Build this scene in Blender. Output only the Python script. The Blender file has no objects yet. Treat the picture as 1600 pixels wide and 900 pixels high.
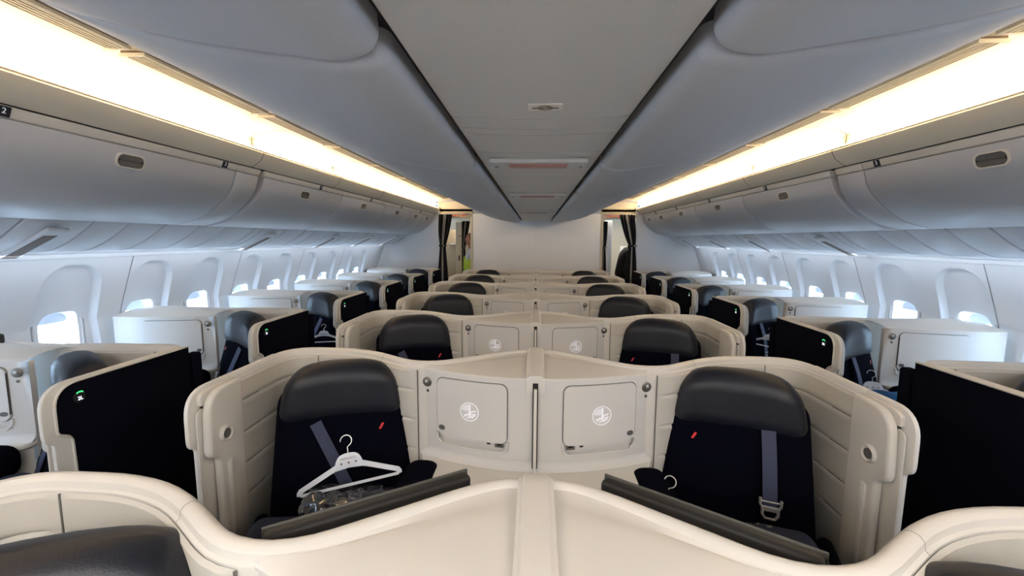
import bpy, bmesh, math, random
from mathutils import Vector, Matrix, noise
PI = math.pi
random.seed(4)
C = bpy.context.scene.collection
SC = bpy.context.scene

# ------------------------------------------------------------ camera, world, lights
cam_d = bpy.data.cameras.new('camera'); cam = bpy.data.objects.new('camera', cam_d); C.objects.link(cam)
cam_d.sensor_width = 36; cam_d.lens = 36 * 675.5 / 1600; cam_d.clip_start = .02
yaw, pitch, roll = .0537, .1118, .0072
cy, sy, cp, sp = math.cos(yaw), math.sin(yaw), math.cos(pitch), math.sin(pitch)
F = Vector((-sy*cp, cy*cp, -sp)); X = Vector((cy, sy, 0)); U = X.cross(F)
Xr = math.cos(roll)*X + math.sin(roll)*U; Ur = -math.sin(roll)*X + math.cos(roll)*U
cam.matrix_world = Matrix(((Xr.x, Ur.x, -F.x, -.0067), (Xr.y, Ur.y, -F.y, 0), (Xr.z, Ur.z, -F.z, 1.72), (0, 0, 0, 1)))
SC.camera = cam
w = bpy.data.worlds.new('sky'); SC.world = w; w.use_nodes = True
bg = w.node_tree.nodes['Background']; bg.inputs[0].default_value = (.54, .76, 1, 1); bg.inputs[1].default_value = 14
SC.view_settings.view_transform = 'Standard'; SC.view_settings.look = 'None'
SC.view_settings.gamma = 1; SC.view_settings.exposure = .54; SC.view_settings.use_curve_mapping = False
WARM = (1, .80, .56)

def area(name, loc, rot, sx, sy_, power, col, portal=False):
    l = bpy.data.lights.new(name, 'AREA'); l.shape = 'RECTANGLE'; l.size = sx; l.size_y = sy_; l.energy = power; l.color = col
    o = bpy.data.objects.new(name, l); o.location = loc; o.rotation_euler = rot; C.objects.link(o)
    if portal: l.cycles.is_portal = True
    return o
area('cabin_fill_light', (0, -.75, 2.12), (math.radians(28), 0, 0), 3.2, .6, 40, (1, .95, .9))  # unseen fill light added behind the camera for general brightness
for sx in (-1, 1):
    area('lavatory_lamp', (sx*1.5, 8.9, 2.17), (0, 0, 0), .6, .8, 9, (1, .84, .66))
for sx in (-1, 1):   # fill lights added under the service panels to brighten the window walls
    area('sidewall_fill_light', (sx*2.60, 3.4, 1.618), (0, sx*math.radians(-38), 0), .03, 8.4, 6.5, (.78, .88, 1))
P = 1.12; Y0 = .875

# ------------------------------------------------------------ materials
def mat(name, col, rough=.5, metal=0, spec=.5, bump=0, bscale=400, var=0, vscale=30, emit=None, estr=0, sheen=0, coat=0):
    m = bpy.data.materials.new(name); m.use_nodes = True; nt = m.node_tree; b = nt.nodes['Principled BSDF']
    b.inputs['Base Color'].default_value = (*col, 1); b.inputs['Roughness'].default_value = rough
    b.inputs['Metallic'].default_value = metal; b.inputs['Specular IOR Level'].default_value = spec
    b.inputs['Sheen Weight'].default_value = sheen; b.inputs['Coat Weight'].default_value = coat
    if emit: b.inputs['Emission Color'].default_value = (*emit, 1); b.inputs['Emission Strength'].default_value = estr
    if bump or var:
        tc = nt.nodes.new('ShaderNodeTexCoord')
    if bump:
        n = nt.nodes.new('ShaderNodeTexNoise'); n.inputs['Scale'].default_value = bscale; n.inputs['Detail'].default_value = 3
        nt.links.new(tc.outputs['Object'], n.inputs['Vector'])
        bp = nt.nodes.new('ShaderNodeBump'); bp.inputs['Strength'].default_value = bump; bp.inputs['Distance'].default_value = .002
        nt.links.new(n.outputs['Fac'], bp.inputs['Height']); nt.links.new(bp.outputs['Normal'], b.inputs['Normal'])
    if var:
        n2 = nt.nodes.new('ShaderNodeTexNoise'); n2.inputs['Scale'].default_value = vscale; n2.inputs['Detail'].default_value = 4
        nt.links.new(tc.outputs['Object'], n2.inputs['Vector'])
        r = nt.nodes.new('ShaderNodeValToRGB')
        r.color_ramp.elements[0].position = .3; r.color_ramp.elements[1].position = .7
        r.color_ramp.elements[0].color = (*[c*(1-var) for c in col], 1); r.color_ramp.elements[1].color = (*[min(1, c*(1+var)) for c in col], 1)
        nt.links.new(n2.outputs['Fac'], r.inputs['Fac']); nt.links.new(r.outputs['Color'], b.inputs['Base Color'])
    return m
M = dict(
    shell=mat('cream_shell', (.75, .72, .67), .38, bump=.05, bscale=900),
    table=mat('cream_tabletop', (.76, .73, .68), .32, bump=.05, bscale=700),
    face=mat('console_face', (.72, .705, .68), .45, bump=.08, bscale=900),
    pad=mat('cream_leather', (.64, .61, .55), .55, bump=.35, bscale=500),
    endcap=mat('grey_cream_moulding', (.67, .64, .59), .4),
    seam=mat('seam_grey', (.16, .15, .14), .7),
    seam2=mat('pale_seam', (.34, .35, .37), .6),
    podlens=mat('pod_lens_brown', (.22, .19, .17), .7, spec=.2),
    black=mat('black_gap', (.01, .01, .012), .6),
    fabric=mat('navy_black_panel_fabric', (.004, .0045, .011), .95, spec=.08, bump=.8, bscale=1400, var=.35, vscale=600),
    seat=mat('navy_seat_fabric', (.0028, .0030, .008), .95, spec=.05, bump=.5, bscale=900),
    head=mat('charcoal_headrest_leather', (.009, .011, .019), .45, bump=.3, bscale=260, var=.15, vscale=14),
    belt=mat('blue_grey_webbing', (.045, .055, .11), .6, bump=.5, bscale=1500),
    steel=mat('brushed_steel', (.72, .70, .67), .35, metal=.7),
    red=mat('red_mark', (.75, .015, .03), .5),
    knob=mat('taupe_metal', (.22, .20, .18), .35, metal=.6),
    dotm=mat('dark_taupe', (.13, .125, .12), .45),
    white=mat('glowing_white_print', (.95, .95, 1), .5, emit=(.85, .87, 1), estr=.25),  # print with a weak glow added to its colour
    lit=mat('lit_number', (.9, .9, 1), .5, emit=(.85, .9, 1), estr=1.3),
    green=mat('lit_green', (.1, .8, .2), .5, emit=(.05, 1, .25), estr=1.2),
    monitor=mat('monitor_case', (.022, .022, .022), .5),
    monrim=mat('monitor_rim', (.09, .09, .08), .4),
    glass=mat('dark_screen', (.01, .01, .012), .08),
    bin=mat('bin_white', (.58, .58, .60), .42, bump=.12, bscale=500, var=.03, vscale=240),
    psu=mat('service_panel_white', (.66, .67, .70), .45, bump=.08, bscale=500),
    binlip=mat('bin_lip_cream', (.78, .73, .65), .4),
    cbin=mat('centre_bin_grey', (.52, .52, .54), .5, bump=.15, bscale=450, var=.03, vscale=240),
    cstrip=mat('centre_strip_grey', (.60, .57, .53), .5, bump=.15, bscale=450, var=.03, vscale=240),
    cove=mat('cove_cream', (.90, .81, .65), .5),
    vent=mat('vent_brown', (.20, .15, .10), .6),
    wall=mat('sidewall_white', (.80, .82, .86), .5, bump=.1, bscale=400),
    bulk=mat('bulkhead_white', (.86, .88, .92), .5, bump=.15, bscale=120),
    door=mat('lavatory_cream', (.66, .60, .46), .5),
    tan=mat('galley_tan', (.33, .27, .18), .5),
    floor=mat('dark_blue_carpet', (.02, .022, .035), .95, bump=.8, bscale=600, var=.4, vscale=120),
    curtain=mat('dark_curtain_cloth', (.016, .015, .018), .9, bump=.3, bscale=800),
    curtain_lit=mat('curtain_lit_gathers', (.55, .53, .51), .8, bump=.3, bscale=800),  # pale cloth colour paints the light caught on the gathers
    hanger=mat('pale_grey_plastic', (.72, .76, .84), .35),
    plastic=mat('crinkled_clear_film', (.03, .03, .038), .12, spec=1, coat=1),
    blanket=mat('blue_blanket', (.01, .10, .28), .9, bump=.6, bscale=200),
    cloth=mat('dark_blue_cloth', (.010, .013, .034), .9, bump=.4, bscale=300),
    ltstrip=mat('light_diffuser', (1, .9, .75), .4, emit=WARM, estr=8),
    litred=mat('lit_red_lens', (.42, .20, .17), .35),
    exitred=mat('exit_red', (.75, .10, .04), .5, emit=(1, .12, .04), estr=.25),
    skin=mat('skin', (.42, .20, .13), .55), hair=mat('dark_hair', (.02, .015, .012), .6), brownhair=mat('auburn_hair', (.16, .045, .02), .6),
    suit=mat('dark_suit', (.008, .008, .010), .85), shirt=mat('pale_shirt', (.6, .62, .66), .8), vest=mat('hi_vis_yellow', (.55, .75, .06), .6),
)
gm = bpy.data.materials.new('window_glass'); gm.use_nodes = True; nt = gm.node_tree; nt.nodes.clear()
o_ = nt.nodes.new('ShaderNodeOutputMaterial'); mx = nt.nodes.new('ShaderNodeMixShader'); tr = nt.nodes.new('ShaderNodeBsdfTransparent'); gl = nt.nodes.new('ShaderNodeBsdfGlossy')
gl.inputs['Roughness'].default_value = .05; mx.inputs[0].default_value = .06; tr.inputs[0].default_value = (.95, .97, 1, 1)
nt.links.new(tr.outputs[0], mx.inputs[1]); nt.links.new(gl.outputs[0], mx.inputs[2]); nt.links.new(mx.outputs[0], o_.inputs[0])
M['pane'] = gm

# ------------------------------------------------------------ mesh builder
class MB:
    def __init__(s): s.v = []; s.f = []; s.T = Matrix()
    def add(s, vs, fs):
        b = len(s.v); s.v += [s.T @ Vector(p) for p in vs]; s.f += [tuple(i + b for i in f) for f in fs]; return s
    def grid(s, rows, closed=False):
        n = len(rows[0]); fs = []
        for i in range(len(rows) - 1):
            for j in range(n if closed else n - 1):
                k = (j + 1) % n; fs.append((i*n + j, i*n + k, (i+1)*n + k, (i+1)*n + j))
        return s.add([p for r in rows for p in r], fs)
    def box(s, c, d, rz=0):
        x, y, z = d[0]/2, d[1]/2, d[2]/2; ca, sa = math.cos(rz), math.sin(rz)
        vs = [(c[0] + a*ca - b*sa, c[1] + a*sa + b*ca, c[2] + e) for e in (-z, z) for a, b in ((-x, -y), (x, -y), (x, y), (-x, y))]
        return s.add(vs, [(3, 2, 1, 0), (4, 5, 6, 7), (0, 1, 5, 4), (1, 2, 6, 5), (2, 3, 7, 6), (3, 0, 4, 7)])
    def prism(s, pts, a, b, axis='y'):
        # pts 2D polygon; extruded along axis from a to b
        mp = {'x': lambda p, t: (t, p[0], p[1]), 'y': lambda p, t: (p[0], t, p[1]), 'z': lambda p, t: (p[0], p[1], t)}[axis]
        n = len(pts); return s.add([mp(p, a) for p in pts] + [mp(p, b) for p in pts],
            [tuple(range(n))[::-1], tuple(range(n, 2*n))] + [(i, (i+1) % n, n + (i+1) % n, n + i) for i in range(n)])
    def tube(s, pts, r, n=8, cap=True):
        pts = [Vector(p) for p in pts]; rows = []; m = len(pts); rr = r if isinstance(r, (list, tuple)) else [r]*m
        t = (pts[1] - pts[0]).normalized(); up = t.orthogonal().normalized()
        for i, p in enumerate(pts):
            t = (pts[min(i+1, m-1)] - pts[max(i-1, 0)]).normalized(); up = (up - t*up.dot(t)).normalized(); q = t.cross(up)
            rows.append([p + rr[i]*(math.cos(2*PI*k/n)*up + math.sin(2*PI*k/n)*q) for k in range(n)])
        b = len(s.v); s.grid(rows, True)
        if cap: s.f += [tuple(b + k for k in range(n))[::-1], tuple(b + (m-1)*n + k for k in range(n))]
        return s
    def lathe(s, prof, c, ax, n=24):
        # prof [(r,h)] around unit axis ax from c
        ax = Vector(ax).normalized(); u = ax.orthogonal().normalized(); q = ax.cross(u); c = Vector(c)
        rows = [[c + ax*h + r*(math.cos(2*PI*k/n)*u + math.sin(2*PI*k/n)*q) for k in range(n)] for r, h in prof]
        b = len(s.v); s.grid(rows, True); s.f.append(tuple(b + (len(prof)-1)*n + k for k in range(n))); return s
    def soft(s, c, d, r, n=6, fn=None):
        # rounded box; fn deforms local point (x,y,z)->(x,y,z)
        hx, hy, hz = d[0]/2, d[1]/2, d[2]/2; r = min(r, hx, hy, hz)
        def ticks(h):
            a = [-h + r*(1 - math.cos(PI/2*i/4)) for i in range(4)]
            m = max(1, n); core = [(-h + r) + (2*(h - r))*i/m for i in range(m + 1)]
            return a + core + [-t for t in a[::-1]]
        tx, ty, tz = ticks(hx), ticks(hy), ticks(hz)
        def mapp(p):
            q = Vector((max(-hx+r, min(hx-r, p[0])), max(-hy+r, min(hy-r, p[1])), max(-hz+r, min(hz-r, p[2]))))
            d_ = Vector(p) - q
            if d_.length > 1e-9: q = q + d_.normalized()*r
            if fn: q = Vector(fn(q.x, q.y, q.z))
            return q + Vector(c)
        for a in (-1, 1):
            for (A, B, f) in ((tx, ty, lambda u, v: (u, v, a*hz)), (ty, tz, lambda u, v: (a*hx, u, v)), (tz, tx, lambda u, v: (v, a*hy, u))):
                rows = [[mapp(f(u, v)) for v in B] for u in A]
                if a < 0: rows = rows[::-1]
                s.grid(rows)
        return s
    def build(s, name, m, parent=None, smooth=True, bev=0, seg=2, ang=35, weld=True, flip=False):
        me = bpy.data.meshes.new(name); vs = s.v
        fs = [f[::-1] for f in s.f] if flip else s.f
        me.from_pydata([tuple(p) for p in vs], [], fs)
        bm = bmesh.new(); bm.from_mesh(me)
        if weld: bmesh.ops.remove_doubles(bm, verts=bm.verts, dist=1e-5)
        bmesh.ops.recalc_face_normals(bm, faces=bm.faces) if not flip else None
        if bev:
            es = [e for e in bm.edges if len(e.link_faces) == 2 and e.calc_face_angle(0) > math.radians(ang)]
            if es: bmesh.ops.bevel(bm, geom=es, offset=bev, segments=seg, affect='EDGES', profile=.5, clamp_overlap=True)
        bm.to_mesh(me); bm.free()
        if smooth:
            me.polygons.foreach_set('use_smooth', [True]*len(me.polygons)); me.set_sharp_from_angle(angle=math.radians(ang))
        me.materials.append(M[m] if isinstance(m, str) else m)
        o = bpy.data.objects.new(name, me); C.objects.link(o)
        if parent: o.parent = parent
        return o

def empty(name, loc=(0, 0, 0), rz=0):
    o = bpy.data.objects.new(name, None); o.empty_display_size = .1; o.location = loc; o.rotation_euler = (0, 0, rz); C.objects.link(o); return o
def tag(o, label, cat, group=None):
    o['label'] = label; o['category'] = cat
    if group: o['group'] = group
    return o
def struct(o): o['kind'] = 'structure'; return o
def kids(o): return [c for c in bpy.data.objects if c.parent == o]
def copy_tree(o, km, parent=None):
    c = o.copy(); C.objects.link(c)
    if parent: c.parent = parent
    for ch in km.get(o.name, []): copy_tree(ch, km, c)
    return c
def kidmap():
    km = {}
    for o in bpy.data.objects:
        if o.parent: km.setdefault(o.parent.name, []).append(o)
    return km
def text_mesh(txt, size, T, name, m, parent=None, ext=.0004):
    cu = bpy.data.curves.new('t', 'FONT'); cu.body = txt; cu.size = size; cu.align_x = 'CENTER'; cu.align_y = 'CENTER'; cu.extrude = ext; cu.resolution_u = 3
    to = bpy.data.objects.new('t', cu); C.objects.link(to)
    me = bpy.data.meshes.new_from_object(to.evaluated_get(bpy.context.evaluated_depsgraph_get()))
    bpy.data.objects.remove(to); me.transform(T); me.materials.clear(); me.materials.append(M[m])
    o = bpy.data.objects.new(name, me); C.objects.link(o)
    if parent: o.parent = parent
    return o
def frame(o, xa, ya):
    xa = Vector(xa).normalized(); ya = Vector(ya); ya = (ya - xa*ya.dot(xa)).normalized(); za = xa.cross(ya)
    return Matrix(((xa.x, ya.x, za.x, o[0]), (xa.y, ya.y, za.y, o[1]), (xa.z, ya.z, za.z, o[2]), (0, 0, 0, 1)))
def fillet(pts, n=7):
    # pts (x,y,r) -> dense polyline
    out = []
    for i, p in enumerate(pts):
        r = p[2] if len(p) > 2 else 0; q = Vector(p[:2])
        if r and 0 < i < len(pts) - 1:
            a = Vector(pts[i-1][:2]) - q; b = Vector(pts[i+1][:2]) - q
            A = q + a.normalized()*min(r, a.length*.49); B = q + b.normalized()*min(r, b.length*.49)
            for k in range(n + 1):
                t = k/n; out.append(A*(1-t)**2 + 2*q*t*(1-t) + B*t*t)
        else: out.append(q)
    return out
def resample(pts, step):
    out = [pts[0]]
    for a, b in zip(pts, pts[1:]):
        L = (b - a).length; n = max(1, int(round(L/step)))
        out += [a.lerp(b, (k+1)/n) for k in range(n)]
    return out
def normals(pts):
    out = []
    for i in range(len(pts)):
        t = (pts[min(i+1, len(pts)-1)] - pts[max(i-1, 0)]).normalized(); out.append(Vector((-t.y, t.x)))
    return out
def rrect(x0, x1, z0, z1, r, n=5):
    pts = []
    for cx, cz, a in ((x1-r, z1-r, 0), (x0+r, z1-r, PI/2), (x0+r, z0+r, PI), (x1-r, z0+r, 1.5*PI)):
        pts += [(cx + r*math.cos(a + PI/2*k/n), cz + r*math.sin(a + PI/2*k/n)) for k in range(n+1)]
    return pts

# ------------------------------------------------------------ suite shell
ZT = 1.2
KIND = dict(
    centre=dict(path=[(1.19, -.45), (1.19, 0, .16), (.80, 0, .16), (.475, -.225, .13), (.10, .035, .12), (0, .035)], seam=.49, a=-.345, b=.125, door=(.112, .41), lamp=.457, bulge=.004),
    side=dict(path=[(1.19, -.45), (1.19, .005, .10), (.80, -.005, .1), (.55, -.04, .1), (.30, .0, .1), (-.02, .0)], seam=.64, a=-.35, b=.105, door=(.20, .565), lamp=.60, bulge=.035))

def make_shell(kind, s):
    """s=+1: console at local x=0, aisle wall at x=+1.19; s=-1 mirrored"""
    K = KIND[kind]; seam = K['seam']; fy = lambda x: K['a'] + K['b']*(max(0, x)/seam)**2
    root = empty('suite_shell'); S = Matrix.Scale(s, 4, (1, 0, 0))
    def B(): m = MB(); m.T = S; return m
    path = resample(fillet(K['path']), .04); nrm = normals(path)
    def tk(p):
        k = max(0, min(1, (-.02 - p.y)/.16))*max(0, min(1, (p.x - 1.0)/.15)); return 1 - .42*k
    def sweep(prof, pts=path, nm=nrm):
        return [[(p.x + n.x*t*tk(p), p.y + n.y*t*tk(p), z) for t, z in prof] for p, n in zip(pts, nm)]
    # wall + rim
    prof = [(0, .02), (0, 1.05), (0, 1.172), (.003, 1.186), (.010, 1.196), (.020, 1.2), (.031, 1.198), (.039, 1.190), (.041, 1.176), (.047, 1.172), (.047, .02)]
    m = B(); rows = sweep(prof); m.grid(rows); b = len(m.v)
    m.add([Vector(p) for p in rows[0]], [tuple(range(len(prof)))]); m.add([Vector(p) for p in rows[-1]], [tuple(range(len(prof)))])
    m.build('wall', 'shell', root)
    # joints across the rim
    arc = [0]
    for a, b in zip(path, path[1:]): arc.append(arc[-1] + (b-a).length)
    for sx in ((.66,) if kind == 'centre' else ()):
        i = min(range(len(path)), key=lambda i: abs(path[i].x - sx) + (1 if path[i].y < -.3 else 0))
        p, n = path[i], nrm[i]; t = Vector((n.y, -n.x))
        m = B(); pr = prof[1:-1]
        m.grid([[(p.x + n.x*(q[0] + (-.0006 if q[0] < .02 else .0006)) + t.x*e, p.y + n.y*q[0] + t.y*e, q[1] + (.0006 if q[1] > 1.18 else 0)) for q in pr] for e in (-.0008, .0008)])
        m.build('rim_joint', 'seam', root)
    # padded leather panels with stitched grooves
    ic = min(range(len(path)), key=lambda i: abs(path[i].x - 1.05) + (1 if path[i].y < -.2 else 0))
    iv = min(range(len(path)), key=lambda i: abs(path[i].x - seam - .012) + (9 if path[i].y < -.3 else 0))
    grooves = (1.08, .95, .82, .69)
    zs = sorted(set([1.168, 1.160, 1.15] + [g + d for g in grooves for d in (-.022, -.012, -.005, 0, .005, .012, .022)] + [1.115, 1.02, .885, .755, .64, .5, .35]))[::-1]
    for a, b_ in ((0, ic), (ic, iv)):
        pts = resample(path[a:b_+1], .02); nm = normals(pts); L = len(pts) - 1
        rows = []
        for i, (p, n) in enumerate(zip(pts, nm)):
            d = min(i, L - i)/ max(1, L); ed = min(1, min(i, L-i)/1.5); gf = max(0, min(1, (min(i, L-i)*.02 - .03)/.012))
            r = []
            for z in zs:
                g = min(abs(z - q) for q in grooves); dip = math.exp(-(g/.0045)**2)*gf
                t = (.050 + .006*ed - .0065*dip + .0015*math.exp(-((g-.012)/.006)**2)*gf)
                if z > 1.16: t = .049
                t -= .049*(1 - tk(p))
                r.append((p.x + n.x*t, p.y + n.y*t, z))
            rows.append(r)
        m = B(); m.grid(rows); m.build('padded_panel', 'pad', root)
        p, n = pts[-1], nm[-1]
        m = B(); m.box((p.x + n.x*(.052 - .049*(1 - tk(p))), p.y + n.y*.052, .8), (.003, .004, .735), math.atan2(n.y, n.x)+PI/2); m.build('panel_seam', 'seam', root)
    # aisle end: outer skin plate with round corner, inner moulding block, black slot filler and door leaf
    def yz(pts, x0, x1, name, mt, bev, **k):
        m = B(); m.prism(pts, x0, x1, 'x'); return m.build(name, mt, root, bev=bev, **k)
    out = [tuple(p) for p in fillet([(-.44, 1.2), (-.655, 1.2, .10), (-.655, 1.0, .03), (-.625, .985, .015), (-.615, .02), (-.44, .02)], 8)]
    yz(out, 1.173, 1.19, 'end_skin', 'shell', .006)
    inn = [tuple(p) for p in fillet([(-.44, 1.188), (-.61, 1.184, .09), (-.622, .95, .03), (-.575, .93, .02), (-.565, .02), (-.44, .02)], 8)]
    yz(inn, 1.128, 1.160, 'end_moulding', 'endcap', .012, seg=3)
    leaf = [tuple(p) for p in fillet([(-.3, 1.13), (-.630, 1.125, .03), (-.630, .02), (-.3, .02)], 6)]
    yz(leaf, 1.162, 1.1695, 'door_leaf', 'endcap', .004)
    yz([tuple(p) for p in fillet([(-.44, 1.188), (-.612, 1.186, .09), (-.612, 1.135), (-.44, 1.135)], 8)], 1.158, 1.178, 'end_bridge', 'endcap', .003)
    yz([(-.3, 1.14), (-.600, 1.14), (-.600, .97), (-.555, .94), (-.555, .02), (-.3, .02)], 1.160, 1.174, 'door_slot_filler', 'black', 0)  # black filler paints the shade inside the slot
    yz([(-.545, .90), (-.520, .905), (-.515, .45), (-.54, .45)], 1.120, 1.140, 'pull_handle', 'endcap', .006)
    m = B(); m.lathe([(.030, 0), (.030, .008), (.025, .012), (.022, .008), (.019, .007)], (1.128, -.545, 1.012), (-1, 0, 0), 24); m.build('speaker_ring', 'endcap', root)
    m = B(); m.lathe([(.018, 0), (.018, .0085), (.001, .010)], (1.128, -.545, 1.012), (-1, 0, 0), 20); m.build('speaker_grille', 'dotm', root)
    # black fabric panel on the aisle face
    pan = [tuple(p) for p in fillet([(-.13 if kind == 'centre' else -.02, 1.186), (-.612, 1.186, .085), (-.612, 1.02, .012), (-.565, .995, .02), (-.56, .05), (-.13 if kind == 'centre' else -.02, .05)], 8)]
    yz(pan, 1.19, 1.199, 'fabric_panel', 'fabric', .003)
    m = B(); m.tube([(1.196, y, z) for y, z in fillet([(-.13 if kind == 'centre' else -.02, 1.190), (-.617, 1.190, .088), (-.617, 1.017, .014), (-.57, .99, .02), (-.565, .75)], 8)], .005, 6); m.build('panel_trim', 'shell', root)
    m = B(); m.soft((1.172, .035, .60), (.05, .06, 1.09), .012, 2); m.build('door_pocket', 'fabric', root)
    # number disc on the aisle face
    m = B(); m.lathe([(.021, 0), (.021, .003), (.019, .004)], (1.199, -.535, 1.128), (1, 0, 0), 24); m.build('number_disc', 'black', root)
    m = B(); aa = [PI/2 + .9*(k/8 - .5)*2*.7 for k in range(9)]
    m.grid([[(1.2035, -.535 + r*math.cos(a), 1.128 + r*math.sin(a)) for a in aa] for r in (.0185, .0225)]); m.build('green_arc', 'green', root)
    # console top
    xs0 = seam; it = [i for i in range(len(path)) if path[i].x <= seam + .01 and path[i].y > -.3]
    rows = []
    for i in it:
        p, n = path[i], nrm[i]; a = Vector((p.x + n.x*.036, p.y + n.y*.036)); xx = max(0, min(seam, p.x)); e = Vector((xx, fy(xx)))
        r = []; dep = (a - e).length; h = max(0, min(1, dep/.25)); frac = max(0, min(1, (seam - xx)/seam))
        for k in range(11):
            t = k/10; q = a.lerp(e, t); bul = K['bulge']*math.sin(PI*min(1, t*1.0))*h*math.sin(PI*(.15 + .7*frac))
            z = 1.191*(1-t) + 1.177*t + bul - (.006 if .05 < t < .16 else 0)
            r.append((q.x, q.y, z))
        r.append((e.x, e.y - .003, 1.174)); r.append((e.x, e.y - .003, 1.168)); r.append((e.x, e.y + .004, 1.166))
        rows.append(r)
    m = B(); m.grid(rows); m.build('console_top', 'table', root)
    # console face, down to the shelf
    xs = [seam*k/16 for k in range(17)]
    d0, d1 = K['door']; xh = [d0 + .002 + (d1 - d0 - .004)*k/10 for k in range(11)]; zl, zh = .864, .915
    m = B(); dd = .028
    m.grid([[(x, fy(x), z) for z in (1.168, zh)] for x in [0] + xh + [seam*.93, seam]])
    m.grid([[(x, fy(x), z) for z in (zl, .80)] for x in [0] + xh + [seam*.93, seam]])
    m.grid([[(x, fy(x), z) for z in (zh, zl)] for x in [0, xh[0]]]); m.grid([[(x, fy(x), z) for z in (zh, zl)] for x in [xh[-1], seam*.93, seam]])
    m.grid([[(x, fy(x), zh), (x, fy(x) + dd, zh), (x, fy(x) + dd, zl + .010), (x, fy(x) + dd*.7, zl + .003), (x, fy(x), zl)] for x in xh])
    for x in (xh[0], xh[-1]): m.add([(x, fy(x), zh), (x, fy(x) + dd, zh), (x, fy(x) + dd, zl), (x, fy(x), zl)], [(0, 1, 2, 3)])
    m.grid([[(xs[-1], fy(seam), z), (xs[-1], fy(seam) + .025, z)] for z in (1.168, .3)])
    m.build('console_face', 'face', root)
    def patch(x0, x1, z0, z1, r, off, th, name, mt, n=14, slope=0):
        # rounded rectangle following the curved face
        xx = [x0 + r*(1 - math.cos(PI/2*k/5)) for k in range(5)] + [x0 + r + (x1-x0-2*r)*k/n for k in range(n+1)] + [x1 - r*(1 - math.cos(PI/2*k/5)) for k in range(4, -1, -1)]
        fr, to, bo = [], [], []
        for x in xx:
            d = max(0, r - (x - x0), r - (x1 - x)); dz = r - math.sqrt(max(0, r*r - d*d)); sl = slope*(x - x0)
            fr.append([(x, fy(x) - off, z0 + dz - sl), (x, fy(x) - off, z1 - dz)])
        m = B(); m.grid(fr); m.grid([[(p[0][0], p[0][1] + th, p[0][2]), p[0]] for p in fr]); m.grid([[p[1], (p[1][0], p[1][1] + th, p[1][2])] for p in fr])
        return m.build(name, mt, root)
    d0, d1 = K['door']
    patch(d0 - .003, d1 + .003, .900, 1.150, .03, .0008, .001, 'door_gap', 'dotm')
    patch(d0, d1, .903, 1.147, .028, .008, .008, 'storage_door', 'face')
    m = B(); m.tube([(x, fy(x) - .004, z) for x, z in [(d0 - .002, .91), (d0 + .001, .878), (d0 + .02, .862)] + [(d0 + .02 + (d1-d0-.04)*k/6, .862) for k in range(1, 6)] + [(d1 - .02, .862), (d1 + .002, .884), (d1 + .004, .91)]], .0055, 6); m.build('recess_lip', 'face', root)
    patch(d1 - .034, d1 - .006, .925, .945, .0098, .0095, .002, 'door_latch', 'dotm', 4)
    patch(d0 + .015, d0 + .052, .870, .896, .005, -.024, .004, 'power_socket', 'knob', 4)
    patch(d0 + .024, d0 + .043, .879, .888, .003, -.0232, .003, 'socket_hole', 'black', 3)
    patch(d0 + .070, d0 + .086, .879, .888, .004, -.0245, .003, 'usb_port', 'black', 3)
    xl = K['lamp']
    m = B(); m.lathe([(.021, 0), (.021, .004), (.017, .006), (.004, .0065)], (xl, fy(xl), 1.118), (.25, -1, 0), 24); lamp = m.build('reading_lamp', 'knob', root)
    m = B(); m.lathe([(.007, 0), (.006, .004), (.002, .006)], (xl + .003, fy(xl) - .0065, 1.122), (.25, -1, 0), 12); m.build('lens', 'steel', lamp)
    m = B(); m.lathe([(.0075, 0), (.0065, .003)], (xl - .001, fy(xl) + .001, 1.079), (.25, -1, 0), 14); m.build('call_button', 'dotm', root)
    # emblem: ring, wing arcs, body and fin
    cx, cz, R_ = (d0 + d1)/2 + .006, 1.022, .038
    m = B()
    def rib(pts, wd):
        pts = [Vector(p) for p in pts]; nm = normals(pts)
        m.grid([[(cx + s*(p.x + n.x*e), fy(cx + s*(p.x + n.x*e)) - .0092, cz + p.y + n.y*e) for e in (-wd/2, wd/2)] for p, n in zip(pts, nm)])
    if kind == 'side': rib = lambda *a: None
    rib([(R_*math.cos(2*PI*k/32), R_*math.sin(2*PI*k/32)) for k in range(33)], .003)
    for r in (.010, .016, .022, .028):
        rib([(-.003 + r*math.cos(a), .0 + r*math.sin(a)) for a in [PI*.52 + PI*.42*k/8 for k in range(9)]], .0026)
    rib([(.001, .031), (.001, .0), (.0035, -.012), (.001, -.024)], .007)
    rib([(.001, -.010), (-.010, -.012), (-.018, -.020), (-.022, -.012)], .006)
    rib([(.004, -.006), (.013, .004), (.020, .002), (.026, .008)], .005)
    rib([(.003, -.018), (.012, -.022), (.020, -.014), (.026, -.006)], .006)
    rib([(-.004, -.022), (-.010, -.027)], .004); rib([(.010, -.012), (.018, -.008)], .004)
    if kind == 'centre': m.build('emblem', 'white', root)
    # shelf (side table) and apron
    xw = .40 if kind == 'centre' else .52
    so = [tuple(p) for p in fillet([(0, fy(0)+.02), (seam, fy(seam)+.05), (seam, fy(seam)-.03, .03), (xw, fy(seam) - .18, .12), (xw - .08, -.80, .06), (0, -.80)], 6)]
    m = B(); m.prism(so, .775, .80, 'z'); m.build('side_table', 'table', root, bev=.008, seg=3)
    m = B(); m.grid([[(x, fy(x) - .002 - .02*(1 - t)**2, .80 + .035*t) for t in (0, .25, .5, .75, 1)] for x in xs]); m.build('table_cove', 'face', root)
    so2 = [tuple(p) for p in fillet([(0, fy(0)), (seam - .02, fy(seam)), (xw - .02, fy(seam) - .18, .12), (xw - .10, -.78, .06), (0, -.78)], 6)]
    m = B(); m.prism(so2, .02, .775, 'z'); m.build('apron', 'shell', root)
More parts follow.
